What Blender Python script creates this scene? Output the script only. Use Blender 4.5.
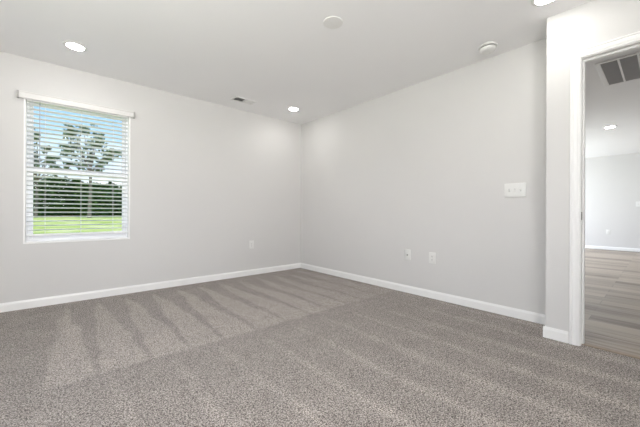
import bpy, bmesh, math, random
from mathutils import Vector, Matrix, noise

for o in list(bpy.data.objects):
    bpy.data.objects.remove(o)
S = bpy.context.scene
COL = S.collection

# ------------------------------------------------------------------ camera
F_PX, YAW, CY, CAM_H, ROLL = 301.6, 0.71777, 212.02, 0.9498, 0.004038
cam_data = bpy.data.cameras.new('camera')
cam_data.sensor_width = 36.0
cam_data.lens = F_PX / 640.0 * 36.0
cam_data.shift_y = (CY - 213.5) / 640.0
cam_data.clip_start = 0.02
cam_data.clip_end = 600
cam = bpy.data.objects.new('camera', cam_data)
COL.objects.link(cam)
cam.matrix_world = (Matrix.Translation((0, 0, CAM_H)) @ Matrix.Rotation(-YAW, 4, 'Z')
                    @ Matrix.Rotation(math.pi / 2, 4, 'X') @ Matrix.Rotation(ROLL, 4, 'Z'))
S.camera = cam

# ------------------------------------------------------------------ world
SKY_STRENGTH = 1.15
W = bpy.data.worlds.new('sky')
S.world = W
W.use_nodes = True
nt = W.node_tree
nt.nodes.clear()


def N(tree, kind, **kw):
    n = tree.nodes.new(kind)
    for k, v in kw.items():
        setattr(n, k, v)
    return n


def ramp(tree, stops, interp='LINEAR'):
    r = N(tree, 'ShaderNodeValToRGB')
    r.color_ramp.interpolation = interp
    e = r.color_ramp.elements
    while len(e) < len(stops):
        e.new(0.5)
    for i, (p, c) in enumerate(stops):
        e[i].position = p
        e[i].color = tuple(c) + (1,) if len(c) == 3 else c
    return r


def mth(tree, op, a, b=None, c=None, clamp=False):
    n = N(tree, 'ShaderNodeMath', operation=op)
    n.use_clamp = clamp
    for i, v in enumerate((a, b, c)):
        if v is None:
            continue
        if hasattr(v, 'is_output'):
            tree.links.new(v, n.inputs[i])
        else:
            n.inputs[i].default_value = v
    return n.outputs[0]


def mixc(tree, fac, a, b, mode='MIX'):
    n = N(tree, 'ShaderNodeMix', data_type='RGBA', blend_type=mode)
    for s, v in ((n.inputs[0], fac), (n.inputs[6], a), (n.inputs[7], b)):
        if hasattr(v, 'is_output'):
            tree.links.new(v, s)
        elif isinstance(v, (int, float)):
            s.default_value = v
        else:
            s.default_value = tuple(v) + (1,)
    return n.outputs[2]


tc = N(nt, 'ShaderNodeTexCoord')
sep = N(nt, 'ShaderNodeSeparateXYZ')
nt.links.new(tc.outputs['Generated'], sep.inputs[0])
grad = ramp(nt, [(0.0, (0.80, 0.88, 0.97)), (0.12, (0.56, 0.77, 0.97)), (0.30, (0.28, 0.56, 0.96)), (1.0, (0.12, 0.32, 0.80))])
nt.links.new(sep.outputs[2], grad.inputs[0])
mp = N(nt, 'ShaderNodeMapping')
mp.inputs['Scale'].default_value = (1, 1, 2.6)
mp.inputs['Location'].default_value = (0.37, 0.1, 0.25)
nt.links.new(tc.outputs['Generated'], mp.inputs[0])
nz = N(nt, 'ShaderNodeTexNoise')
nz.inputs['Scale'].default_value = 3.2
nz.inputs['Detail'].default_value = 6
nt.links.new(mp.outputs[0], nz.inputs['Vector'])
# more cloud near the horizon
low = mth(nt, 'MULTIPLY_ADD', sep.outputs[2], -0.9, 0.16)
cl = mth(nt, 'ADD', nz.outputs[0], low)
cr = ramp(nt, [(0.50, (0, 0, 0)), (0.66, (1, 1, 1))])
nt.links.new(cl, cr.inputs[0])
skyc = mixc(nt, cr.outputs[0], grad.outputs[0], (0.93, 0.95, 0.98))
bg = N(nt, 'ShaderNodeBackground')
bg.inputs[1].default_value = SKY_STRENGTH
nt.links.new(skyc, bg.inputs[0])
wo = N(nt, 'ShaderNodeOutputWorld')
nt.links.new(bg.outputs[0], wo.inputs[0])

# ------------------------------------------------------------------ lights, exposure
ROOM_LAMP = 66.0      # radiance of the round ceiling lights
HALL_LAMP = 150.0
sun_data = bpy.data.lights.new('sun', 'SUN')
sun_data.energy = 3.4
sun_data.angle = math.radians(2)
sun_data.color = (1.0, 0.96, 0.90)
sun = bpy.data.objects.new('sun', sun_data)
COL.objects.link(sun)
sun.location = (0, -20, 30)
sun.rotation_euler = (math.radians(24), 0, math.radians(-20))

HALL_FILL = 150.0       # added fill light for the next room, behind an invented unseen opening
fill_data = bpy.data.lights.new('hall_fill_light', 'AREA')
fill_data.shape = 'RECTANGLE'
fill_data.size, fill_data.size_y = 3.4, 1.8
fill_data.energy = HALL_FILL
fill_data.color = (0.88, 0.93, 1.0)
fill_lamp = bpy.data.objects.new('hall_fill_light', fill_data)
COL.objects.link(fill_lamp)
fill_lamp.location = (8.7, 3.4, 1.25)
fill_lamp.rotation_euler = (math.radians(-78), 0, 0)

# added fill lights in two unseen invented openings behind and left of the viewer
def fill_light(name, loc, rot, sx, sy, power, color):
    d = bpy.data.lights.new(name, 'AREA')
    d.shape = 'RECTANGLE'
    d.size, d.size_y, d.energy, d.color = sx, sy, power, color
    o = bpy.data.objects.new(name, d)
    COL.objects.link(o)
    o.location, o.rotation_euler = loc, rot


fill_light('back_fill_light', (-0.35, -1.12, 1.5), (math.radians(122), 0, 0), 1.1, 1.16, 100, (1.0, 0.98, 0.96))
fill_light('left_fill_light', (-1.22, 1.3, 1.5), (0, math.radians(-122), 0), 1.16, 2.2, 19, (0.95, 0.97, 1.0))

vs = S.view_settings
vs.view_transform = 'Standard'
vs.look = 'None'
vs.gamma = 1
vs.use_curve_mapping = False
vs.exposure = 0.21
S.cycles.max_bounces = 16
S.cycles.diffuse_bounces = 10
S.cycles.transparent_max_bounces = 24
S.cycles.sample_clamp_indirect = 8

# ------------------------------------------------------------------ materials


def mat(name, color, rough=0.5, metal=0.0, spec=0.5, bump=None, var=None):
    m = bpy.data.materials.new(name)
    m.use_nodes = True
    t = m.node_tree
    b = t.nodes['Principled BSDF']
    b.inputs['Base Color'].default_value = tuple(color) + (1,)
    b.inputs['Roughness'].default_value = rough
    b.inputs['Metallic'].default_value = metal
    b.inputs['Specular IOR Level'].default_value = spec
    tcn = N(t, 'ShaderNodeTexCoord')
    if var:
        n = N(t, 'ShaderNodeTexNoise')
        n.inputs['Scale'].default_value = var[0]
        n.inputs['Detail'].default_value = 4
        t.links.new(tcn.outputs['Object'], n.inputs['Vector'])
        lo = [c * (1 - var[1]) for c in color]
        hi = [min(1, c * (1 + var[1])) for c in color]
        r = ramp(t, [(0.3, lo), (0.7, hi)])
        t.links.new(n.outputs[0], r.inputs[0])
        t.links.new(r.outputs[0], b.inputs['Base Color'])
    if bump:
        n = N(t, 'ShaderNodeTexNoise')
        n.inputs['Scale'].default_value = bump[0]
        n.inputs['Detail'].default_value = 3
        t.links.new(tcn.outputs['Object'], n.inputs['Vector'])
        bn = N(t, 'ShaderNodeBump')
        bn.inputs['Strength'].default_value = bump[1]
        bn.inputs['Distance'].default_value = bump[2]
        t.links.new(n.outputs[0], bn.inputs['Height'])
        t.links.new(bn.outputs[0], b.inputs['Normal'])
    return m


def emit(name, color, strength):
    m = bpy.data.materials.new(name)
    m.use_nodes = True
    t = m.node_tree
    t.nodes.clear()
    e = N(t, 'ShaderNodeEmission')
    e.inputs[0].default_value = tuple(color) + (1,)
    e.inputs[1].default_value = strength
    o = N(t, 'ShaderNodeOutputMaterial')
    t.links.new(e.outputs[0], o.inputs[0])
    return m


M_wall = mat('wall_paint', (0.664, 0.657, 0.650), 0.85, spec=0.25, bump=(260, 0.10, 0.002), var=(1.3, 0.012))
M_ceil = mat('ceiling_paint', (0.87, 0.87, 0.875), 0.95, spec=0.1, bump=(180, 0.12, 0.002), var=(1.0, 0.01))
M_trim = mat('white_trim_paint', (0.87, 0.87, 0.865), 0.38, spec=0.45, var=(6, 0.01))
M_plastic = mat('white_plastic', (0.77, 0.77, 0.755), 0.35, var=(20, 0.01))
M_vinyl = mat('white_vinyl', (0.88, 0.885, 0.90), 0.35, var=(8, 0.01))
M_slat = mat('white_slat', (0.88, 0.885, 0.89), 0.40, var=(10, 0.01))
M_valance = mat('off_white_valance', (0.74, 0.73, 0.72), 0.5, var=(10, 0.01))
M_dark = mat('dark_slot', (0.03, 0.03, 0.03), 0.6, var=(30, 0.1))
M_duct = mat('duct_grey', (0.22, 0.22, 0.225), 0.8, var=(12, 0.2))
M_metalw = mat('white_enamel', (0.80, 0.80, 0.79), 0.4, var=(12, 0.01))
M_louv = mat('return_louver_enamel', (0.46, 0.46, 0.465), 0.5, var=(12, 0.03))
M_nickel = mat('brushed_nickel', (0.30, 0.29, 0.28), 0.35, metal=1.0, var=(60, 0.1))
M_cord = mat('white_cord', (0.78, 0.78, 0.76), 0.8, var=(50, 0.03))
M_room_lamp = emit('room_lamp_glow', (1.0, 0.975, 0.945), ROOM_LAMP)
M_hall_lamp = emit('hall_lamp_glow', (1.0, 0.97, 0.93), HALL_LAMP)
M_bark = mat('bark', (0.20, 0.17, 0.14), 0.9, bump=(3, 0.6, 0.05), var=(2, 0.3))


def leaf_mat(name, lo, hi):
    m = bpy.data.materials.new(name)
    m.use_nodes = True
    t = m.node_tree
    b = t.nodes['Principled BSDF']
    b.inputs['Roughness'].default_value = 0.65
    b.inputs['Specular IOR Level'].default_value = 0.2
    tcn = N(t, 'ShaderNodeTexCoord')
    n = N(t, 'ShaderNodeTexNoise')
    n.inputs['Scale'].default_value = 0.9
    n.inputs['Detail'].default_value = 6
    t.links.new(tcn.outputs['Object'], n.inputs['Vector'])
    r = ramp(t, [(0.35, lo), (0.68, hi)])
    t.links.new(n.outputs[0], r.inputs[0])
    t.links.new(r.outputs[0], b.inputs['Base Color'])
    return m


M_leaf_oak = leaf_mat('oak_leaves', (0.07, 0.115, 0.050), (0.19, 0.25, 0.12))
M_leaf_far = leaf_mat('tree_line_leaves', (0.020, 0.055, 0.010), (0.085, 0.165, 0.035))


def carpet_mat():
    m = bpy.data.materials.new('carpet_pile')
    m.use_nodes = True
    t = m.node_tree
    b = t.nodes['Principled BSDF']
    b.inputs['Roughness'].default_value = 1.0
    b.inputs['Specular IOR Level'].default_value = 0.05
    b.inputs['Sheen Weight'].default_value = 0.15
    b.inputs['Sheen Roughness'].default_value = 0.6
    tcn = N(t, 'ShaderNodeTexCoord')
    P = tcn.outputs['Object']
    # yarn tufts: twisted light and dark fibres
    n1 = N(t, 'ShaderNodeTexNoise')
    n1.inputs['Scale'].default_value = 150
    n1.inputs['Detail'].default_value = 3
    n1.inputs['Roughness'].default_value = 0.7
    n1.inputs['Distortion'].default_value = 0.6
    t.links.new(P, n1.inputs['Vector'])
    v1 = N(t, 'ShaderNodeTexVoronoi')
    v1.inputs['Scale'].default_value = 180
    v1.inputs['Randomness'].default_value = 1.0
    t.links.new(P, v1.inputs['Vector'])
    n2 = N(t, 'ShaderNodeTexNoise')
    n2.inputs['Scale'].default_value = 5
    n2.inputs['Detail'].default_value = 5
    t.links.new(P, n2.inputs['Vector'])
    tuft = mth(t, 'MULTIPLY_ADD', v1.outputs['Distance'], -0.25, mth(t, 'ADD', n1.outputs[0], 0.10))
    r = ramp(t, [(0.35, (0.085, 0.070, 0.062)), (0.49, (0.374, 0.330, 0.302)), (0.61, (0.69, 0.625, 0.575))])
    t.links.new(tuft, r.inputs[0])
    # vacuum strokes: nap shading put into the colour, wedges tipped at the window wall
    sp = N(t, 'ShaderNodeSeparateXYZ')
    t.links.new(P, sp.inputs[0])
    nw = N(t, 'ShaderNodeTexNoise')
    nw.inputs['Scale'].default_value = 1.4
    nw.inputs['Detail'].default_value = 3
    t.links.new(P, nw.inputs['Vector'])
    wob = mth(t, 'MULTIPLY', mth(t, 'SUBTRACT', nw.outputs[0], 0.5), 0.16)
    x = mth(t, 'ADD', sp.outputs[0], wob)
    y = mth(t, 'ADD', sp.outputs[1], mth(t, 'MULTIPLY', wob, 0.25))

    def strokes(pitch, x0, y_tip, y_end, wmax, soft):
        fr = mth(t, 'FRACT', mth(t, 'DIVIDE', mth(t, 'SUBTRACT', x, x0 - 10 * pitch), pitch))
        tri = mth(t, 'MULTIPLY', mth(t, 'ABSOLUTE', mth(t, 'SUBTRACT', fr, 0.5)), 2.0)
        w = mth(t, 'MULTIPLY', mth(t, 'POWER', mth(t, 'DIVIDE', mth(t, 'SUBTRACT', y_tip, y), y_tip - y_end, clamp=True), 0.5), wmax)
        inside = mth(t, 'DIVIDE', mth(t, 'SUBTRACT', w, tri), soft, clamp=True)
        below = mth(t, 'DIVIDE', mth(t, 'SUBTRACT', y, y_end), 0.03, clamp=True)
        return mth(t, 'MULTIPLY', inside, below)
    s1 = strokes(0.262, 0.057 - 0.131, 3.90, 2.15, 1.02, 0.18)
    left_end = mth(t, 'DIVIDE', mth(t, 'MULTIPLY_ADD', mth(t, 'SUBTRACT', y, 2.15), -0.075, mth(t, 'ADD', x, 0.09)), 0.05, clamp=True)
    s1 = mth(t, 'MULTIPLY', s1, left_end)
    fade = mth(t, 'DIVIDE', mth(t, 'SUBTRACT', 3.5, x), 1.8, clamp=True)
    s1 = mth(t, 'MULTIPLY', s1, mth(t, 'MULTIPLY_ADD', fade, 0.6, 0.4))
    s2 = strokes(0.31, 0.10, 2.20, -0.6, 0.62, 0.5)
    s2 = mth(t, 'MULTIPLY', s2, mth(t, 'SUBTRACT', 1.0, mth(t, 'DIVIDE', mth(t, 'SUBTRACT', y, 2.10), 0.03, clamp=True)))
    amt = mth(t, 'ADD', mth(t, 'MULTIPLY', s1, 0.235), mth(t, 'MULTIPLY', s2, 0.25))
    amt = mth(t, 'ADD', amt, mth(t, 'MULTIPLY', mth(t, 'SUBTRACT', n2.outputs[0], 0.5), 0.35))
    k = mth(t, 'ADD', amt, 0.85)
    cm = N(t, 'ShaderNodeCombineColor')
    for i in range(3):
        t.links.new(k, cm.inputs[i])
    c = mixc(t, 1.0, r.outputs[0], cm.outputs[0], 'MULTIPLY')
    t.links.new(c, b.inputs['Base Color'])
    bn = N(t, 'ShaderNodeBump')
    bn.inputs['Strength'].default_value = 0.8
    bn.inputs['Distance'].default_value = 0.006
    t.links.new(tuft, bn.inputs['Height'])
    t.links.new(bn.outputs[0], b.inputs['Normal'])
    return m


def wood_mat():
    m = bpy.data.materials.new('wood_planks')
    m.use_nodes = True
    t = m.node_tree
    b = t.nodes['Principled BSDF']
    b.inputs['Roughness'].default_value = 0.38
    tcn = N(t, 'ShaderNodeTexCoord')
    mpn = N(t, 'ShaderNodeMapping')
    mpn.inputs['Rotation'].default_value = (0, 0, math.pi / 2)
    t.links.new(tcn.outputs['Object'], mpn.inputs[0])
    br = N(t, 'ShaderNodeTexBrick')
    br.offset = 0.37
    br.inputs['Color1'].default_value = (0.0, 0.0, 0.0, 1)
    br.inputs['Color2'].default_value = (1, 1, 1, 1)
    br.inputs['Mortar'].default_value = (0.0, 0.0, 0.0, 1)
    br.inputs['Scale'].default_value = 1
    br.inputs['Mortar Size'].default_value = 0.002
    br.inputs['Brick Width'].default_value = 1.22
    br.inputs['Row Height'].default_value = 0.18
    t.links.new(mpn.outputs[0], br.inputs['Vector'])
    g = N(t, 'ShaderNodeMapping')
    g.inputs['Scale'].default_value = (22, 0.9, 1)
    t.links.new(tcn.outputs['Object'], g.inputs[0])
    gn = N(t, 'ShaderNodeTexNoise')
    gn.inputs['Scale'].default_value = 2.0
    gn.inputs['Detail'].default_value = 6
    gn.inputs['Distortion'].default_value = 0.8
    t.links.new(g.outputs[0], gn.inputs['Vector'])
    v = mth(t, 'ADD', mth(t, 'MULTIPLY', br.outputs[0], 0.45), mth(t, 'MULTIPLY', gn.outputs[0], 0.75))
    r = ramp(t, [(0.34, (0.13, 0.095, 0.068)), (0.50, (0.31, 0.250, 0.196)), (0.90, (0.46, 0.39, 0.32))])
    t.links.new(v, r.inputs[0])
    c = mixc(t, br.outputs['Fac'], r.outputs[0], (0.12, 0.095, 0.075))
    t.links.new(c, b.inputs['Base Color'])
    return m


def grass_mat():
    m = bpy.data.materials.new('lawn_grass')
    m.use_nodes = True
    t = m.node_tree
    b = t.nodes['Principled BSDF']
    b.inputs['Roughness'].default_value = 0.9
    b.inputs['Specular IOR Level'].default_value = 0.1
    tcn = N(t, 'ShaderNodeTexCoord')
    n = N(t, 'ShaderNodeTexNoise')
    n.inputs['Scale'].default_value = 0.35
    n.inputs['Detail'].default_value = 8
    n.inputs['Roughness'].default_value = 0.65
    t.links.new(tcn.outputs['Object'], n.inputs['Vector'])
    r = ramp(t, [(0.36, (0.32, 0.40, 0.08)), (0.52, (0.50, 0.54, 0.17)), (0.66, (0.68, 0.63, 0.38))])
    t.links.new(n.outputs[0], r.inputs[0])
    t.links.new(r.outputs[0], b.inputs['Base Color'])
    return m


def glass_mat():
    m = bpy.data.materials.new('window_glass')
    m.use_nodes = True
    t = m.node_tree
    t.nodes.clear()
    tr = N(t, 'ShaderNodeBsdfTransparent')
    tr.inputs[0].default_value = (0.97, 0.98, 0.98, 1)
    gl = N(t, 'ShaderNodeBsdfGlossy')
    gl.inputs['Roughness'].default_value = 0.02
    mx = N(t, 'ShaderNodeMixShader')
    fr = N(t, 'ShaderNodeFresnel')
    fr.inputs[0].default_value = 1.06
    t.links.new(fr.outputs[0], mx.inputs[0])
    t.links.new(tr.outputs[0], mx.inputs[1])
    t.links.new(gl.outputs[0], mx.inputs[2])
    o = N(t, 'ShaderNodeOutputMaterial')
    t.links.new(mx.outputs[0], o.inputs[0])
    return m


M_carpet, M_wood, M_grass, M_glass = carpet_mat(), wood_mat(), grass_mat(), glass_mat()

# ------------------------------------------------------------------ mesh helpers


def box(bm, x0, x1, y0, y1, z0, z1, bev=0.0, seg=2):
    x0, x1 = sorted((x0, x1)); y0, y1 = sorted((y0, y1)); z0, z1 = sorted((z0, z1))
    r = bmesh.ops.create_cube(bm, size=1.0)
    vsn = r['verts']
    for v in vsn:
        v.co = Vector((x0 + (v.co.x + 0.5) * (x1 - x0), y0 + (v.co.y + 0.5) * (y1 - y0), z0 + (v.co.z + 0.5) * (z1 - z0)))
    if bev > 0:
        es = set()
        for v in vsn:
            es.update(v.link_edges)
        bmesh.ops.bevel(bm, geom=list(es), offset=bev, segments=seg, affect='EDGES', profile=0.5)
    return bm


def lathe(bm, pts, seg=40, M=None):
    """pts: (r, z) from one end of the axis to the other, closed where r == 0"""
    rings = []
    for r, z in pts:
        if r < 1e-6:
            rings.append([bm.verts.new((0, 0, z))])
        else:
            rings.append([bm.verts.new((r * math.cos(2 * math.pi * i / seg), r * math.sin(2 * math.pi * i / seg), z)) for i in range(seg)])
    for a, b in zip(rings, rings[1:]):
        for i in range(seg):
            j = (i + 1) % seg
            if len(a) == 1 and len(b) == 1:
                continue
            if len(a) == 1:
                bm.faces.new((a[0], b[i], b[j]))
            elif len(b) == 1:
                bm.faces.new((a[i], b[0], a[j]))
            else:
                bm.faces.new((a[i], b[i], b[j], a[j]))
    if M is not None:
        vv = [v for ring in rings for v in ring]
        bmesh.ops.transform(bm, matrix=M, verts=vv)
    return bm


def tube(bm, a, b, r0, r1, seg=8):
    a, b = Vector(a), Vector(b)
    q = (b - a).to_track_quat('Z', 'Y')
    ra = [bm.verts.new(a + q @ Vector((r0 * math.cos(2 * math.pi * i / seg), r0 * math.sin(2 * math.pi * i / seg), 0))) for i in range(seg)]
    rb = [bm.verts.new(b + q @ Vector((r1 * math.cos(2 * math.pi * i / seg), r1 * math.sin(2 * math.pi * i / seg), 0))) for i in range(seg)]
    for i in range(seg):
        j = (i + 1) % seg
        bm.faces.new((ra[i], ra[j], rb[j], rb[i]))
    bm.faces.new(ra[::-1])
    bm.faces.new(rb)
    return bm


def prism(bm, prof, a, b, u, v):
    """extrude the closed 2-D profile (along axes u, v) from a to b"""
    a, b, u, v = Vector(a), Vector(b), Vector(u), Vector(v)
    pa = [bm.verts.new(a + u * p + v * q) for p, q in prof]
    pb = [bm.verts.new(b + u * p + v * q) for p, q in prof]
    n = len(prof)
    for i in range(n):
        j = (i + 1) % n
        bm.faces.new((pa[i], pa[j], pb[j], pb[i]))
    bm.faces.new(pa[::-1])
    bm.faces.new(pb)
    return bm


def obj(name, bm, material, parent=None, smooth=False, loc=None):
    bmesh.ops.recalc_face_normals(bm, faces=bm.faces[:])
    me = bpy.data.meshes.new(name)
    bm.to_mesh(me)
    bm.free()
    me.materials.append(material)
    if smooth:
        for p in me.polygons:
            p.use_smooth = True
        me.set_sharp_from_angle(angle=math.radians(35))
    o = bpy.data.objects.new(name, me)
    COL.objects.link(o)
    if parent:
        o.parent = parent
    if loc:
        o.location = loc
    return o


def B():
    return bmesh.new()


def thing(name, label, cat, loc=(0, 0, 0), rot=(0, 0, 0), group=None):
    o = bpy.data.objects.new(name, None)
    o.empty_display_size = 0.1
    COL.objects.link(o)
    o.location = loc
    o.rotation_euler = rot
    return tag(o, label, cat, group)


def tag(o, label, cat, group=None):
    o['label'] = label
    o['category'] = cat
    if group:
        o['group'] = group
    return o


def struct(o):
    o['kind'] = 'structure'
    return o


def sempty(name, loc=(0, 0, 0)):
    o = bpy.data.objects.new(name, None)
    COL.objects.link(o)
    o.location = loc
    return struct(o)


# ------------------------------------------------------------------ the room
XL, XR, XJ = -1.05, 3.138, 2.821       # left wall, right wall, door wall
YB, YW, YJ = -0.95, 4.087, 0.601       # back wall, window wall, corner of the door wall
HC = 2.44
T = 0.12
WT = 0.16
WX0, WX1, WZ0, WZ1 = -0.244, 0.642, 0.628, 2.085    # window opening
DY0, DY1, DZ = -0.416, 0.396, 2.054                 # door opening
HX1, HY0, HY1 = 10.8, -3.2, 3.2                     # far room

struct(obj('floor', box(B(), XL - T, 2.858, YB - T, YW + 0.02, -0.10, 0), M_carpet))
bm = B()
box(bm, 2.858, XR + 0.05, YJ - 0.06, YW + 0.02, -0.10, 0)
struct(obj('floor_alcove', bm, M_carpet))
bm = B()
box(bm, 2.858, HX1 + T, HY0 - T, YJ - 0.06, -0.10, -0.004)
box(bm, XR + 0.05, HX1 + T, YJ - 0.06, HY1 + T, -0.10, -0.004)
struct(obj('floor_hall', bm, M_wood))
struct(obj('ceiling', box(B(), XL - T, 2.88, YB - T, YW + WT, HC, HC + 0.12), M_ceil))
bm = B()
box(bm, 2.88, XR + 0.06, YJ - 0.06, YW + WT, HC, HC + 0.12)
struct(obj('ceiling_alcove', bm, M_ceil))
bm = B()
box(bm, 2.88, HX1 + T, HY0 - T, YJ - 0.06, HC, HC + 0.12)
box(bm, XR + 0.06, HX1 + T, YJ - 0.06, HY1 + T, HC, HC + 0.12)
struct(obj('ceiling_hall', bm, M_ceil))

bm = B()
box(bm, XL - T, WX0, YW, YW + WT, -0.1, HC)
box(bm, WX1, XR + T, YW, YW + WT, -0.1, HC)
box(bm, WX0, WX1, YW, YW + WT, -0.1, WZ0)
box(bm, WX0, WX1, YW, YW + WT, WZ1, HC)
struct(obj('wall_window', bm, M_wall))
struct(obj('wall_right', box(B(), XR, XR + T, YJ - T, YW, -0.05, HC), M_wall))
bm = B()
box(bm, XJ, XR, YJ - T, YJ, -0.05, HC)
box(bm, XJ, XJ + T, DY1 + 0.02, YJ - T, -0.05, HC)
box(bm, XJ, XJ + T, YB - T, DY0 - 0.02, -0.05, HC)
box(bm, XJ, XJ + T, DY0 - 0.02, DY1 + 0.02, DZ + 0.02, HC)
bmesh.ops.remove_doubles(bm, verts=bm.verts[:], dist=1e-5)
struct(obj('wall_door', bm, M_wall))
bm = B()
box(bm, XL - T, -0.90, YB - T, YB, -0.05, HC)
box(bm, 0.20, XJ, YB - T, YB, -0.05, HC)
box(bm, -0.90, 0.20, YB - T, YB, -0.05, 0.90)  # unseen opening invented to let the back fill light in
box(bm, -0.90, 0.20, YB - T, YB, 2.07, HC)
struct(obj('wall_back', bm, M_wall))
bm = B()
box(bm, XL - T, XL, YB, 0.2, -0.05, HC)
box(bm, XL - T, XL, 2.4, YW, -0.05, HC)
box(bm, XL - T, XL, 0.2, 2.4, -0.05, 0.90)  # unseen opening invented for the fill light on the left
box(bm, XL - T, XL, 0.2, 2.4, 2.07, HC)
struct(obj('wall_left', bm, M_wall))
# far room
struct(obj('wall_hall_far', box(B(), HX1, HX1 + T, HY0 - T, HY1 + T, -0.05, HC), M_wall))
bm = B()
box(bm, XR + T, 6.9, HY1, HY1 + T, -0.05, HC)
box(bm, 10.5, HX1, HY1, HY1 + T, -0.05, HC)
box(bm, 6.9, 10.5, HY1, HY1 + T, -0.05, 0.25)  # invented opening, out of view, that admits the next room's fill light
box(bm, 6.9, 10.5, HY1, HY1 + T, 2.2, HC)
struct(obj('wall_hall_left', bm, M_wall))
struct(obj('wall_hall_right', box(B(), XJ + T, HX1, HY0 - T, HY0, -0.05, HC), M_wall))
struct(obj('wall_hall_near', box(B(), XJ, XJ + T, HY0 - T, YB - T, -0.05, HC), M_wall))

# baseboards
BBP = [(0, 0), (0.014, 0), (0.014, 0.062), (0.0125, 0.069), (0.009, 0.074), (0.0065, 0.083), (0, 0.083)]
Z = (0, 0, 1)


def baseboard(name, runs):
    bm = B()
    for a, b, n in runs:
        prism(bm, BBP, (a[0], a[1], 0), (b[0], b[1], 0), n, Z)
    struct(obj(name, bm, M_trim))


baseboard('baseboard_window', [((XL, YW), (XR, YW), (0, -1, 0))])
baseboard('baseboard_right', [((XR, YJ), (XR, YW - 0.014), (-1, 0, 0))])
baseboard('baseboard_door', [((XJ, 0.462), (XJ, YJ + 0.014), (-1, 0, 0)), ((XJ - 0.0, YJ), (XR - 0.014, YJ), (0, 1, 0)),
                             ((XJ, YB), (XJ, DY0 - 0.066), (-1, 0, 0))])
baseboard('baseboard_left', [((XL, YB + 0.014), (XL, YW - 0.014), (1, 0, 0))])
baseboard('baseboard_back', [((XL, YB), (XJ - 0.014, YB), (0, 1, 0))])
baseboard('baseboard_hall', [((HX1, HY0), (HX1, HY1), (-1, 0, 0))])

# ------------------------------------------------------------------ door opening: jamb, casing, strike
door = sempty('door_1', (XJ, (DY0 + DY1) / 2, 0))
dl = Vector(door.location)


def rel(bm, o):
    bmesh.ops.translate(bm, vec=-Vector(o.location), verts=bm.verts[:])
    return bm


bm = B()
box(bm, XJ - 0.001, XJ + T + 0.001, DY1, DY1 + 0.02, -0.02, DZ + 0.02)
box(bm, XJ - 0.001, XJ + T + 0.001, DY0 - 0.02, DY0, -0.02, DZ + 0.02)
box(bm, XJ - 0.001, XJ + T + 0.001, DY0, DY1, DZ, DZ + 0.02)
# door stops
box(bm, XJ + 0.045, XJ + 0.08, DY1 - 0.011, DY1 + 0.001, -0.02, DZ, 0.002)
box(bm, XJ + 0.045, XJ + 0.08, DY0 - 0.001, DY0 + 0.011, -0.02, DZ, 0.002)
box(bm, XJ + 0.045, XJ + 0.08, DY0 + 0.01, DY1 - 0.01, DZ - 0.011, DZ + 0.001, 0.002)
obj('jamb', rel(bm, door), M_trim, door)

# casing profile: (distance out from the opening, thickness off the wall)
CP = [(0.0, 0.0), (0.0, 0.009), (0.003, 0.011), (0.012, 0.0115), (0.016, 0.0145), (0.020, 0.0155), (0.036, 0.0165),
      (0.039, 0.0135), (0.043, 0.0135), (0.046, 0.018), (0.054, 0.018), (0.057, 0.015), (0.057, 0.0)]


def casing(face_x, nx):
    bm = B()
    y0, y1, z1 = DY0 - 0.005, DY1 + 0.005, DZ + 0.005
    path = [lambda d: (y1 + d, 0.0), lambda d: (y1 + d, z1 + d), lambda d: (y0 - d, z1 + d), lambda d: (y0 - d, 0.0)]
    rings = []
    for f in path:
        rings.append([bm.verts.new((face_x + nx * t, f(d)[0], f(d)[1])) for d, t in CP])
    n = len(CP)
    for a, b in zip(rings, rings[1:]):
        for i in range(n):
            j = (i + 1) % n
            bm.faces.new((a[i], a[j], b[j], b[i]))
    bm.faces.new(rings[0])
    bm.faces.new(rings[-1][::-1])
    return bm


obj('casing', rel(casing(XJ, -1), door), M_trim, door)
obj('casing', rel(casing(XJ + T, 1), door), M_trim, door)
bm = B()
box(bm, XJ + 0.006, XJ + 0.034, DY1 - 0.0018, DY1 + 0.001, 0.90, 0.958, 0.0006, 1)
sp = obj('strike_plate', rel(bm, door), mat('dark_bronze', (0.06, 0.055, 0.05), 0.4, var=(60, 0.1)), door)
bm = B()
box(bm, XJ + 0.013, XJ + 0.027, DY1 - 0.0024, DY1 - 0.0012, 0.915, 0.943)
h = obj('latch_hole', rel(bm, door), M_dark, sp)
# carpet-to-plank threshold strip; its brown stands in for warm light on the planks
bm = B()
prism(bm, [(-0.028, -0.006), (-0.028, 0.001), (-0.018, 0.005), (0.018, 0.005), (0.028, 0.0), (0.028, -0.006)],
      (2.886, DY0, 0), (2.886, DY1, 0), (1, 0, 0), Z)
M_strip = mat('threshold_warm_tint', (0.27, 0.205, 0.15), 0.45, var=(9, 0.2))
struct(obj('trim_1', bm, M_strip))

# ------------------------------------------------------------------ the window
win = sempty('window_1', ((WX0 + WX1) / 2, YW, WZ0))


def ring_boxes(bm, x0, x1, z0, z1, w, y0, y1, bev=0.0, wb=None, wt=None):
    wb = w if wb is None else wb
    wt = w if wt is None else wt
    box(bm, x0, x0 + w, y0, y1, z0, z1, bev)
    box(bm, x1 - w, x1, y0, y1, z0, z1, bev)
    box(bm, x0 + w - 0.001, x1 - w + 0.001, y0, y1, z0, z0 + wb, bev)
    box(bm, x0 + w - 0.001, x1 - w + 0.001, y0, y1, z1 - wt, z1, bev)


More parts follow.
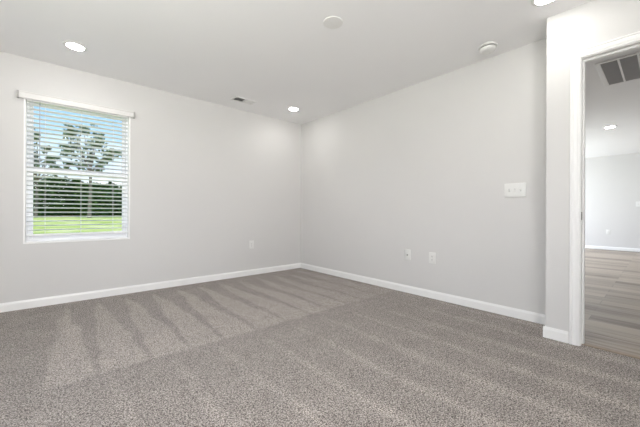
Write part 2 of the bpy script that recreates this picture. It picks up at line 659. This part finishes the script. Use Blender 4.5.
bm = B()
ring_boxes(bm, WX0, WX1, WZ0, WZ1, 0.016, YW - 0.003, YW + 0.075, 0.0015)
obj('reveal_liner', rel(bm, win), M_trim, win)
bm = B()
ring_boxes(bm, WX0 + 0.014, WX1 - 0.014, WZ0 + 0.012, WZ1 - 0.012, 0.022, YW + 0.07, YW + WT + 0.01, 0.002)
obj('window_frame', rel(bm, win), M_vinyl, win)
ZM = 1.352   # meeting rail
for nm, z0, z1, y0, y1, wb, wt in (('upper_sash', ZM - 0.02, WZ1 - 0.03, 4.203, 4.230, 0.04, 0.035), ('lower_sash', WZ0 + 0.03, ZM + 0.025, 4.172, 4.200, 0.050, 0.05)):
    bm = B()
    ring_boxes(bm, WX0 + 0.032, WX1 - 0.032, z0, z1, 0.034, y0, y1, 0.003, wb, wt)
    s = obj(nm, rel(bm, win), M_vinyl, win)
    ym = (y0 + y1) / 2
    bm = B()
    box(bm, WX0 + 0.062, WX1 - 0.062, ym - 0.002, ym + 0.002, z0 + wb - 0.004, z1 - wt + 0.004)
    obj('glass_pane', rel(bm, win), M_glass, s)
for xx in (0.02, 0.38):
    bm = B()
    box(bm, xx - 0.02, xx + 0.02, 4.158, 4.172, ZM - 0.004, ZM + 0.010, 0.002)
    obj('sash_lock', rel(bm, win), M_vinyl, win)

# the horizontal blind
SX0, SX1 = WX0 + 0.019, WX1 - 0.019
YS = 4.122
blind = thing('window_blind', 'white horizontal slat blind lowered over the window, slats open', 'window blind', ((SX0 + SX1) / 2, YS, 2.06))
bm = B()
VP_ = [(0, 0), (0.010, 0), (0.013, 0.004), (0.013, 0.052), (0.016, 0.056), (0.018, 0.062), (0.018, 0.066), (0, 0.066)]
prism(bm, VP_, (-0.283, YW - 0.022, 2.035), (0.678, YW - 0.022, 2.035), (0, -1, 0), Z)
val = obj('valance', rel(bm, blind), M_valance, blind)
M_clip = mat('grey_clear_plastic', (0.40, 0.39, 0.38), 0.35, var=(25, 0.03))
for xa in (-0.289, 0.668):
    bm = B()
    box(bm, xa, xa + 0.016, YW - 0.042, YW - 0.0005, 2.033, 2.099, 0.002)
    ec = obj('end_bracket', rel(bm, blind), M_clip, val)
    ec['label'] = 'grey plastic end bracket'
bm = B()
box(bm, SX0, SX1, YS - 0.024, YS + 0.022, 2.028, 2.066, 0.002)
obj('headrail', rel(bm, blind), M_slat, blind)
bm = B()
ZT, ZBOT, PITCH = 2.000, 0.716, 0.0443
nslat = int((ZT - ZBOT - 0.02) / PITCH) + 1
hw, tilt = 0.0245, math.radians(-12)
for k in range(nslat):
    zc = ZT - k * PITCH
    prof = []
    for i in range(7):
        a = -1 + 2 * i / 6
        prof.append((a * hw, 0.0015 * (1 - a * a) + 0.0011))
    for i in range(6, -1, -1):
        a = -1 + 2 * i / 6
        prof.append((a * hw, 0.0015 * (1 - a * a) - 0.0011))
    ct, st = math.cos(tilt), math.sin(tilt)
    prof = [(p * ct - q * st, p * st + q * ct) for p, q in prof]
    prism(bm, prof, (SX0 + 0.002, YS, zc), (SX1 - 0.002, YS, zc), (0, 1, 0), Z)
obj('slats', rel(bm, blind), M_slat, blind, smooth=True)
bm = B()
box(bm, SX0 + 0.002, SX1 - 0.002, YS - 0.025, YS + 0.025, ZBOT - 0.017, ZBOT + 0.004, 0.004)
obj('bottom_rail', rel(bm, blind), M_slat, blind)
for xx in (-0.088, 0.196, 0.48):
    bm = B()
    for yy in (-0.0262, 0.0262):
        tube(bm, (xx, YS + yy, ZBOT), (xx, YS + yy, 2.03), 0.0011, 0.0011, 6)
    for k in range(nslat):
        zc = ZT - k * PITCH - 0.002
        tube(bm, (xx, YS - 0.0262, zc), (xx, YS + 0.0262, zc), 0.0007, 0.0007, 4)
    obj('ladder_cord', rel(bm, blind), M_cord, blind)
M_wand = mat('clear_grey_wand', (0.42, 0.45, 0.50), 0.2, var=(30, 0.05))
bm = B()
tube(bm, (-0.128, YS - 0.040, 1.45), (-0.128, YS - 0.038, 2.01), 0.0032, 0.0032, 6)
lathe(bm, [(0, 0), (0.005, 0.002), (0.0055, 0.02), (0.0035, 0.03), (0, 0.031)], 12, Matrix.Translation((-0.128, YS - 0.040, 1.43)))
tube(bm, (-0.128, YS - 0.038, 2.008), (-0.128, YS - 0.020, 2.040), 0.002, 0.002, 6)
obj('tilt_wand', rel(bm, blind), M_wand, blind, smooth=True)

# ------------------------------------------------------------------ ceiling fixtures


def downlight(loc, label, lamp, group):
    t = thing('ceiling_light', label, 'ceiling light', (loc[0], loc[1], HC), (0, 0, 0), group)
    bm = B()
    lathe(bm, [(0.062, 0.001), (0.062, -0.006), (0.066, -0.0085), (0.082, -0.006), (0.088, -0.002), (0.088, 0.001)], 48)
    obj('trim_ring', bm, M_plastic, t, smooth=True)
    bm = B()
    lathe(bm, [(0.0625, -0.002), (0.0625, -0.007), (0.055, -0.010), (0.035, -0.0125), (0.015, -0.0135), (0, -0.0138)], 48)
    obj('diffuser', bm, lamp, t, smooth=True)
    return t


downlight((0.122, 3.51), 'lit round recessed ceiling light above the window', M_room_lamp, 'recessed lights in the bedroom ceiling')
downlight((2.575, 3.54), 'lit round recessed ceiling light near the far room corner', M_room_lamp, 'recessed lights in the bedroom ceiling')
downlight((2.545, 0.545), 'lit round recessed ceiling light cut by the top edge, near the doorway wall', M_room_lamp, 'recessed lights in the bedroom ceiling')
downlight((0.122, 0.545), 'lit round recessed ceiling light behind the viewer', M_room_lamp, 'recessed lights in the bedroom ceiling')
downlight((7.20, 0.634), 'lit round recessed ceiling light seen through the doorway', M_hall_lamp, 'recessed lights in the next room')
downlight((7.20, -1.70), 'added unseen round recessed ceiling light further right in the next room', M_hall_lamp, 'recessed lights in the next room')  # extra lamp out of view, added to brighten the next room

# blank round cover plate
cov = thing('ceiling_cover_plate', 'unlit flat white round cover plate in the middle of the ceiling', 'cover plate', (1.632, 1.722, HC))
bm = B()
lathe(bm, [(0, 0.001), (0.078, 0.001), (0.078, -0.003), (0.076, -0.0048), (0.070, -0.0055), (0.0, -0.0060)], 48)
obj('plate', bm, M_plastic, cov, smooth=True)
for sx in (-0.045, 0.045):
    bm = B()
    lathe(bm, [(0, -0.005), (0.004, -0.005), (0.0035, -0.0070), (0, -0.0075)], 12, Matrix.Translation((sx, 0, 0)))
    obj('screw', bm, M_plastic, cov, smooth=True)

# smoke detector
smk = thing('smoke_detector', 'white round domed smoke detector on the ceiling by the right wall', 'smoke detector', (2.905, 1.050, HC))
bm = B()
lathe(bm, [(0, 0.001), (0.077, 0.001), (0.077, -0.007), (0.074, -0.011), (0.060, -0.012), (0, -0.012)], 48)
obj('mounting_base', bm, M_plastic, smk, smooth=True)
bm = B()
lathe(bm, [(0.057, -0.010), (0.057, -0.022), (0.0, -0.022)], 48)
obj('vent_gap', bm, M_dark, smk, smooth=True)
bm = B()
lathe(bm, [(0.0, -0.0200), (0.064, -0.0200), (0.066, -0.024), (0.063, -0.038), (0.055, -0.046), (0.038, -0.0505), (0.018, -0.0515), (0, -0.0515)], 48)
cvr = obj('cover', bm, M_plastic, smk, smooth=True)
bm = B()
lathe(bm, [(0, -0.050), (0.010, -0.050), (0.010, -0.0535), (0.008, -0.0545), (0, -0.0545)], 24, Matrix.Translation((0.020, 0.0, 0)))
obj('test_button', bm, M_plastic, cvr, smooth=True)

# supply register: two banks of louvers leaning opposite ways
reg = thing('air_register', 'small white two-way air vent in the ceiling near the window wall', 'air vent', (1.884, 3.715, HC))
RW, RD = 0.152, 0.078
bm = B()
prof = [(0.0, 0.0), (0.0, -0.006), (0.006, -0.008), (0.020, -0.002), (0.022, 0.0)]
for s in (-1, 1):
    box(bm, s * (RW - 0.022), s * RW, -RD, RD, -0.007, 0.002, 0.002)
    box(bm, -RW + 0.02, RW - 0.02, s * (RD - 0.022), s * RD, -0.007, 0.002, 0.002)
box(bm, -0.006, 0.006, -RD + 0.02, RD - 0.02, -0.006, 0.002)
obj('frame', bm, M_metalw, reg)
bm = B()
box(bm, -RW + 0.021, RW - 0.021, -RD + 0.021, RD - 0.021, -0.0008, 0.002)
obj('duct_opening', bm, M_dark, reg)
for s in (-1, 1):
    bm = B()
    nl = 9
    for i in range(nl):
        xc = s * (0.013 + (i + 0.5) * (RW - 0.037) / nl)
        a = math.radians(42) * (-1 if s < 0 else 1)
        ln = 0.0068
        d = Vector((math.sin(a), 0, -math.cos(a)))
        nrm = Vector((math.cos(a), 0, math.sin(a)))
        prism(bm, [(-ln, -0.0004), (ln, -0.0004), (ln, 0.0004), (-ln, 0.0004)], (xc, -RD + 0.021, -0.0045), (xc, RD - 0.021, -0.0045), d, nrm)
    obj('louver_bank', bm, M_metalw, reg)

# return grille in the next room
gr = thing('return_air_grille', 'large grey-louvred return air grille in the ceiling past the doorway', 'air vent', (4.44, 0.175, HC))
GX, GY = 0.40, 0.295
bm = B()
for s in (-1, 1):
    box(bm, s * (GX - 0.035), s * GX, -GY, GY, -0.010, 0.002, 0.003)
    box(bm, -GX + 0.03, GX - 0.03, s * (GY - 0.038), s * GY, -0.010, 0.002, 0.003)
PW = 0.1215
edges = [GY - 0.038 - i * (PW + 0.014) for i in range(5)]
for i in range(1, 4):
    yy = GY - 0.038 - i * (PW + 0.0127) + 0.0064
    box(bm, -GX + 0.03, GX - 0.03, yy - 0.0075, yy + 0.0075, -0.011, 0.002)
obj('frame', bm, M_metalw, gr)
bm = B()
box(bm, -GX + 0.032, GX - 0.032, -GY + 0.035, GY - 0.035, -0.0006, 0.002)
obj('duct_opening', bm, M_duct, gr)
for i in range(4):
    y1 = GY - 0.038 - i * (PW + 0.0127) - 0.001
    y0 = y1 - PW + 0.002
    bm = B()
    for k in range(40):
        xc = -GX + 0.042 + k * (2 * GX - 0.084) / 39
        a = math.radians(38)
        d = Vector((math.sin(a), 0, -math.cos(a)))
        nrm = Vector((math.cos(a), 0, math.sin(a)))
        prism(bm, [(-0.0052, -0.0005), (0.0052, -0.0005), (0.0052, 0.0005), (-0.0052, 0.0005)], (xc, y0, -0.0048), (xc, y1, -0.0048), d, nrm)
    obj('louver_bank', bm, M_louv, gr)

# ------------------------------------------------------------------ outlets and switches (local: x across, z up, -y out of the wall)


def plate(bm, w, h, th=0.006):
    bm2 = bm
    box(bm2, -w / 2, w / 2, -th, 0.0005, -h / 2, h / 2, 0.0028, 3)
    return bm


def screws(t, zs, y, xs=(0,)):
    for x in xs:
        for z in zs:
            bm = B()
            lathe(bm, [(0, 0), (0.0035, 0), (0.003, 0.0012), (0, 0.0015)], 12, Matrix.Translation((x, y, z)) @ Matrix.Rotation(math.pi / 2, 4, 'X'))
            obj('screw', bm, M_plastic, t, smooth=True)


def outlet(name, label, loc, rz, group):
    t = thing(name, label, 'outlet', loc, (0, 0, rz), group)
    obj('wall_plate', plate(B(), 0.079, 0.124), M_plastic, t, smooth=True)
    bm = B()
    box(bm, -0.0168, 0.0168, -0.0082, -0.005, -0.034, 0.034, 0.001)
    rc = obj('receptacle', bm, M_plastic, t)
    bm = B()
    for zc in (-0.0185, 0.0185):
        for xx, hh in ((-0.0064, 0.0045), (0.0064, 0.0038)):
            box(bm, xx - 0.0011, xx + 0.0011, -0.0086, -0.0078, zc + 0.001 - hh, zc + 0.001 + hh)
        lathe(bm, [(0, 0), (0.0024, 0), (0.0024, 0.0006), (0, 0.0006)], 12, Matrix.Translation((0, -0.008, zc - 0.0095)) @ Matrix.Rotation(math.pi / 2, 4, 'X'))
    obj('plug_slots', bm, M_dark, rc)
    screws(t, (-0.052, 0.052), -0.0058)
    return t


RZ_R = -math.pi / 2    # on the right wall (out = -x):  local -y -> world -x
G_OUT = 'wall plates low on the walls'
outlet('wall_outlet', 'white duplex outlet low on the window wall, left of the corner', (2.205, YW, 0.456), 0, G_OUT)
outlet('wall_outlet', 'white duplex outlet low on the right wall, nearer the doorway of two plates', (XR, 1.697, 0.446), RZ_R, G_OUT)
outlet('wall_outlet', 'white outlet low on the far wall of the next room', (HX1, 0.98, 0.46), RZ_R, G_OUT)

cj = thing('cable_jack_plate', 'white cable jack plate low on the right wall, farther from the doorway', 'wall plate', (XR, 2.008, 0.450), (0, 0, RZ_R), G_OUT)
obj('wall_plate', plate(B(), 0.079, 0.124), M_plastic, cj, smooth=True)
bm = B()
R90 = Matrix.Rotation(math.pi / 2, 4, 'X')
lathe(bm, [(0, 0), (0.0085, 0), (0.0085, 0.003), (0.0055, 0.003), (0.0055, 0.011), (0.0035, 0.011), (0.0035, 0.008), (0, 0.008)], 24, Matrix.Translation((0, -0.0055, -0.004)) @ R90)
obj('coaxial_jack', bm, M_nickel, cj, smooth=True)
screws(cj, (-0.042, 0.042), -0.0058)


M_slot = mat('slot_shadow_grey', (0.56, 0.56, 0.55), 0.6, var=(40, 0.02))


def switches(name, label, loc, rz, n, states):
    t = thing(name, label, 'light switch', loc, (0, 0, rz))
    w = 0.079 + 0.046 * (n - 1)
    obj('wall_plate', plate(B(), w, 0.126, 0.0065), M_plastic, t, smooth=True)
    xs = [(i - (n - 1) / 2) * 0.046 for i in range(n)]
    for x, up in zip(xs, states):
        bm = B()
        box(bm, x - 0.0058, x + 0.0058, -0.0072, -0.005, -0.013, 0.013, 0.0005)
        sl = obj('toggle_slot', bm, M_slot, t)
        bm = B()
        s = 1 if up else -1
        d = Vector((0, -0.80, 0.60 * s))
        nn = Vector((0, 0.60 * s, 0.80))
        a = Vector((x, -0.004, 0))
        for half in (1,):
            pa = [bm.verts.new(a + Vector((px * 0.0048, 0, 0)) + nn * (pz * 0.0060)) for px, pz in ((-1, -1), (1, -1), (1, 1), (-1, 1))]
            pb = [bm.verts.new(a + d * 0.019 + Vector((px * 0.0040, 0, 0)) + nn * (pz * 0.0035)) for px, pz in ((-1, -1), (1, -1), (1, 1), (-1, 1))]
            for i in range(4):
                j = (i + 1) % 4
                bm.faces.new((pa[i], pa[j], pb[j], pb[i]))
            bm.faces.new(pa[::-1])
            bm.faces.new(pb)
        obj('toggle', bm, M_plastic, t)
    screws(t, (-0.030, 0.030), -0.0062, xs)
    return t


switches('light_switch', 'white three-toggle light switch plate at hand height on the right wall', (XR, 0.900, 1.156), RZ_R, 3, (0, 0, 1))
switches('light_switch', 'small white switch plate on the far wall of the next room', (HX1, 0.42, 1.18), RZ_R, 2, (1, 0))

# ------------------------------------------------------------------ outdoors
ZG = -0.40
bm = B()
box(bm, -160, 160, -60, 260, ZG - 0.3, ZG)
lawn = obj('ground', bm, M_grass)
struct(lawn)


def leaf_cards(bm, rnd, centre, r, n, size, flat=0.8):
    for _ in range(n):
        while True:
            p = Vector((rnd.uniform(-1, 1), rnd.uniform(-1, 1), rnd.uniform(-1, 1)))
            if p.length <= 1:
                break
        p = Vector((p.x * r, p.y * r, p.z * r * flat)) + Vector(centre)
        u = Vector((rnd.gauss(0, 1), rnd.gauss(0, 1), rnd.gauss(0, 1))).normalized()
        v = u.orthogonal().normalized()
        s = size * rnd.uniform(0.6, 1.3)
        a, b = u * s, v * s * 0.7
        vs_ = [bm.verts.new(p + q) for q in (-a, -b * 0.9 + a * 0.1, a, b)]
        bm.faces.new(vs_)


def open_tree(name, label, loc, clumps, stem, seed, r_trunk, dens=26, leaf=0.20):
    """clumps: (across, height, radius) in metres; the crown is as deep as it is wide"""
    rnd = random.Random(seed)
    t = thing(name, label, 'tree', loc, (0, 0, -YAW))
    bt, bl = B(), B()
    top = Vector((stem[0], 0, stem[1]))
    mid = Vector((stem[0] * 0.35, 0.2, stem[1] * 0.55))
    tube(bt, (0, 0, -0.1), mid, r_trunk, r_trunk * 0.8, 10)
    tube(bt, mid, top, r_trunk * 0.8, r_trunk * 0.6, 10)
    for x, z, r in clumps:
        c = Vector((x, rnd.uniform(-2.6, 2.6), z))
        knee = top.lerp(c, 0.5) + Vector((rnd.uniform(-.4, .4), rnd.uniform(-.3, .3), 0.5 - 0.1 * r))
        tube(bt, top, knee, 0.11, 0.07, 6)
        tube(bt, knee, c, 0.07, 0.03, 6)
        for q in range(7):
            o = c + Vector((rnd.gauss(0, .55) * r, rnd.gauss(0, .55) * r, rnd.gauss(0, .42) * r))
            tube(bt, c, o, 0.035, 0.015, 4)
            leaf_cards(bl, rnd, o, r * 0.55, dens, leaf, 0.6)
    obj('trunk', bt, M_bark, t)
    obj('leaf_crown', bl, M_leaf_oak, t)
    return t


open_tree('tree', 'tallest tree with an airy grey-green crown, right of centre in the window', (4.9, 75.5, ZG),
          [(-3.9, 17.6, 1.0), (-4.8, 16.9, 0.8), (-2.8, 16.9, 0.8), (-4.8, 14.4, 1.1), (-3.6, 13.8, 1.0), (-2.0, 16.4, 1.4),
           (0.0, 17.2, 1.3), (1.6, 16.6, 1.3), (2.6, 15.0, 1.3), (1.2, 14.4, 1.5), (-0.4, 14.6, 1.3), (3.8, 13.8, 1.1),
           (4.8, 12.2, 1.1), (5.8, 12.8, 0.7), (0.4, 12.4, 1.4), (2.2, 12.2, 1.3), (-1.2, 12.2, 1.1), (-2.8, 11.6, 1.0),
           (-4.6, 10.8, 1.0), (3.4, 10.6, 1.0), (-0.4, 10.2, 1.0), (1.4, 9.8, 1.0)], (0.2, 9.0), 11, 0.36)
open_tree('tree', 'pale open-crowned tree at the left edge of the window', (-3.2, 84, ZG),
          [(-0.6, 17.2, 0.9), (0.7, 17.6, 0.7), (0.0, 15.6, 1.1), (1.1, 14.5, 0.9), (-0.9, 13.7, 1.1), (0.9, 12.6, 1.1),
           (2.2, 11.5, 0.9), (-0.4, 10.9, 1.1), (1.6, 9.8, 1.1), (3.8, 10.0, 1.1), (5.4, 9.6, 0.9), (-1.6, 12.0, 1.1), (0.2, 9.4, 1.1)],
          (0.1, 7.5), 5, 0.30)

# the wood edge: crowns of many rounded masses of leaves
protos = []
for s in range(3):
    rnd = random.Random(100 + s)
    bl, bt = B(), B()
    for i in range(24):
        a = rnd.uniform(0, 2 * math.pi)
        rr = rnd.uniform(0.2, 2.4) if i > 10 else rnd.uniform(1.4, 2.5)
        zc = rnd.uniform(0.7, 7.2) if i > 10 else rnd.uniform(0.8, 2.6)
        k = 1.0 - 0.45 * (zc / 8.0)
        leaf_cards(bl, rnd, (rr * math.cos(a) * k * 1.25, rr * math.sin(a) * k, zc), rnd.uniform(1.1, 1.8), 130, 0.42, 0.9)
    tube(bt, (0, 0, 0), (0.1, 0, 5.5), 0.28, 0.12, 8)
    for i in range(5):
        a = rnd.uniform(0, 6.28)
        tube(bt, (0.05, 0, 2.2 + i * 0.7), (1.6 * math.cos(a), 1.6 * math.sin(a), 4.0 + i * 0.8), 0.10, 0.04, 6)
    protos.append((bl, bt))
LB = 'dense dark green tree in the continuous tree line beyond the lawn'
GB = 'tree line beyond the lawn'
roots = []
for bl, bt in protos:
    t = thing('woodland_tree', LB, 'tree', (0, 0, 0), group=GB)
    obj('leaf_crown', bl, M_leaf_far, t)
    obj('trunk', bt, M_bark, t)
    roots.append([t, False])
rnd = random.Random(7)
row = []
for r_, (y, sc) in enumerate(((92, 1.0), (102, 1.10), (113, 1.23), (126, 1.38))):
    for i in range(6):
        row.append((y * (-0.20 + (i + (0, 0.5, 0.25, 0.75)[r_]) * 0.0925) + rnd.uniform(-0.2, 0.2), y + rnd.uniform(-0.5, 0.5), sc))
for i, (x, y, s) in enumerate(row):
    k = rnd.randrange(3)
    base, used = roots[k]
    if not used:
        o = base
        roots[k][1] = True
    else:
        o = base.copy()
        COL.objects.link(o)
        for ch in list(base.children):
            c = ch.copy()
            COL.objects.link(c)
            c.parent = o
    o.location = (x, y, ZG)
    o.scale = (s * rnd.uniform(0.95, 1.02), s, s * rnd.uniform(0.95, 1.15))
    o.rotation_euler = (0, 0, rnd.choice((0, math.pi)) + rnd.uniform(-0.15, 0.15))
